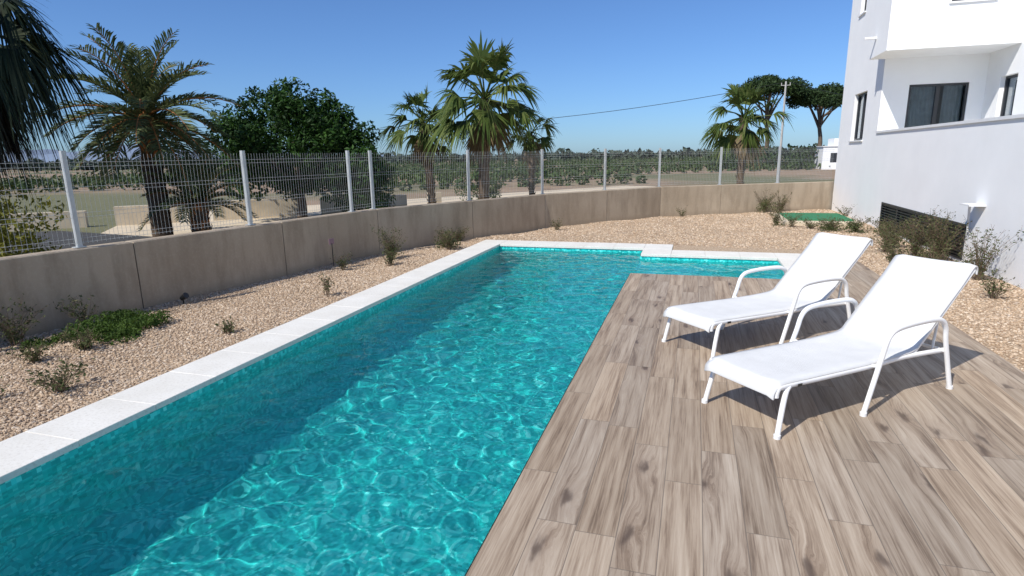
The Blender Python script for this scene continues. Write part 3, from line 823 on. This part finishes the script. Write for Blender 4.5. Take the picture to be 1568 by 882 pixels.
h=empty('white_house',(13.6,68,GZ)); mb=MB()
mb.box(-1.6,2.6,-2,2,0,2.2); mb.box(-.6,1.2,-1.5,1.5,2.2,3.0); mb.obj('walls',[M_white],h)
mb=MB(); mb.box(-.9,-.2,-2.03,-1.99,.7,1.6); mb.box(.8,1.6,-2.03,-1.99,.1,1.9); mb.box(-1.7,2.7,-2.1,2.1,2.201,2.28,1); mb.obj('windows_and_roof_edge',[M_dark,M_trim],h)

M_pole=simple('pole_grey',(.42,.41,.39),.8,var=.1)
up=empty('utility_pole',(3.75,30.5,GZ)); mb=MB()
mb.tube([(0,0,0),(0,0,4.95)],[.06,.04],10); mb.tube([(-.2,0,4.78),(.2,0,4.78)],.018,6); mb.tube([(.18,0,4.78),(.18,0,4.9)],.02,6); mb.tube([(-.18,0,4.78),(-.18,0,4.9)],.02,6)
mb.obj('pole',[M_pole],up)
def wire(name,A,B,sag,r=.011):
    mb=MB(); A=Vector(A);B=Vector(B); mb.tube([A.lerp(B,i/30)-Vector((0,0,4*sag*(i/30)*(1-i/30))) for i in range(31)],r,4,cap=False); mb.obj(name,[M_black],up)
wire('wire',(-.18,0,4.9),(-33.6-3.75,18.9-30.5,4.9),1.75)
wire('wire_far',(.18,0,4.9),(25,25,5.2),1.2)
up2=empty('utility_pole',(-33.6,18.9,GZ)); mb=MB(); mb.tube([(0,0,0),(0,0,5.1)],[.08,.05],10); mb.tube([(-.3,0,4.85),(.3,0,4.85)],.03,6); mb.obj('pole',[M_pole],up2)

s_=empty('plant_label_sign',(-5.93,8.7,-.04)); mb=MB()
mb.tube([(0,0,0),(0,0,.42)],.008,6,0); mb.box(-.012,.0,-.07,.07,.40,.50,1); mb.obj('stake_and_plate',[M_black,M_sign],s_)
g_=empty('garden_spotlight',(-6.35,5.9,-.03)); mb=MB()
mb.tube([(0,0,0),(0,0,.08)],.01,6); mb.tube([(-.02,0,.07),(.06,0,.12)],[.03,.042],12); mb.obj('lamp_body',[M_black],g_)

# ------------------------------------------------------------------ light, world, camera
sd=Vector((.5,.85,-1)).normalized(); el=math.asin(-sd.z); az=math.atan2(-sd.x,-sd.y)
ld=bpy.data.lights.new('sun','SUN'); ld.energy=5.0; ld.angle=math.radians(.5); ld.color=(1,.96,.895)
lo=bpy.data.objects.new('sun',ld); lo.rotation_euler=sd.to_track_quat('-Z','Y').to_euler(); link(lo)
ld.cycles.is_caustics_light=True
w=bpy.data.worlds.new('World'); scene.world=w; w.use_nodes=True; nt=w.node_tree
sk=nt.nodes.new('ShaderNodeTexSky'); sk.sky_type='NISHITA'; sk.sun_disc=False; sk.sun_elevation=el; sk.sun_rotation=az%(2*math.pi)
sk.air_density=1.0; sk.dust_density=.3; sk.ozone_density=2.0
tc=nt.nodes.new('ShaderNodeTexCoord'); sx=nt.nodes.new('ShaderNodeSeparateXYZ'); nt.links.new(tc.outputs['Generated'],sx.inputs[0])
rp=nt.nodes.new('ShaderNodeValToRGB'); e=rp.color_ramp.elements
e[0].position=0; e[0].color=(.38,.60,1.0,1); e[1].position=.45; e[1].color=(.50,.69,.96,1)
x=e.new(.12); x.color=(.44,.64,.98,1)
nt.links.new(sx.outputs[2],rp.inputs[0])
mxn=nt.nodes.new('ShaderNodeMix'); mxn.data_type='RGBA'; mxn.blend_type='MULTIPLY'; mxn.inputs[0].default_value=1
nt.links.new(sk.outputs[0],mxn.inputs[6]); nt.links.new(rp.outputs[0],mxn.inputs[7])
bg=nt.nodes['Background']; bg.inputs[1].default_value=.13; nt.links.new(mxn.outputs[2],bg.inputs[0])
scene.view_settings.view_transform='Standard'; scene.view_settings.look='None'; scene.view_settings.exposure=0

th=math.radians(12.7); ya=math.radians(17.2); ro=math.radians(1.0)
fw=Vector((-math.sin(ya)*math.cos(th),math.cos(ya)*math.cos(th),-math.sin(th)))
r0=Vector((math.cos(ya),math.sin(ya),0)); u0=r0.cross(fw)
rt=r0*math.cos(ro)-u0*math.sin(ro); upv=u0*math.cos(ro)+r0*math.sin(ro)
cam=bpy.data.cameras.new('camera'); co_=bpy.data.objects.new('camera',cam); link(co_)
mt=Matrix((rt,upv,-fw)).transposed().to_4x4(); mt.translation=Vector((0,0,1.8)); co_.matrix_world=mt
cam.sensor_width=36; cam.lens=20.66; cam.clip_end=8000; cam.clip_start=.05
scene.camera=co_
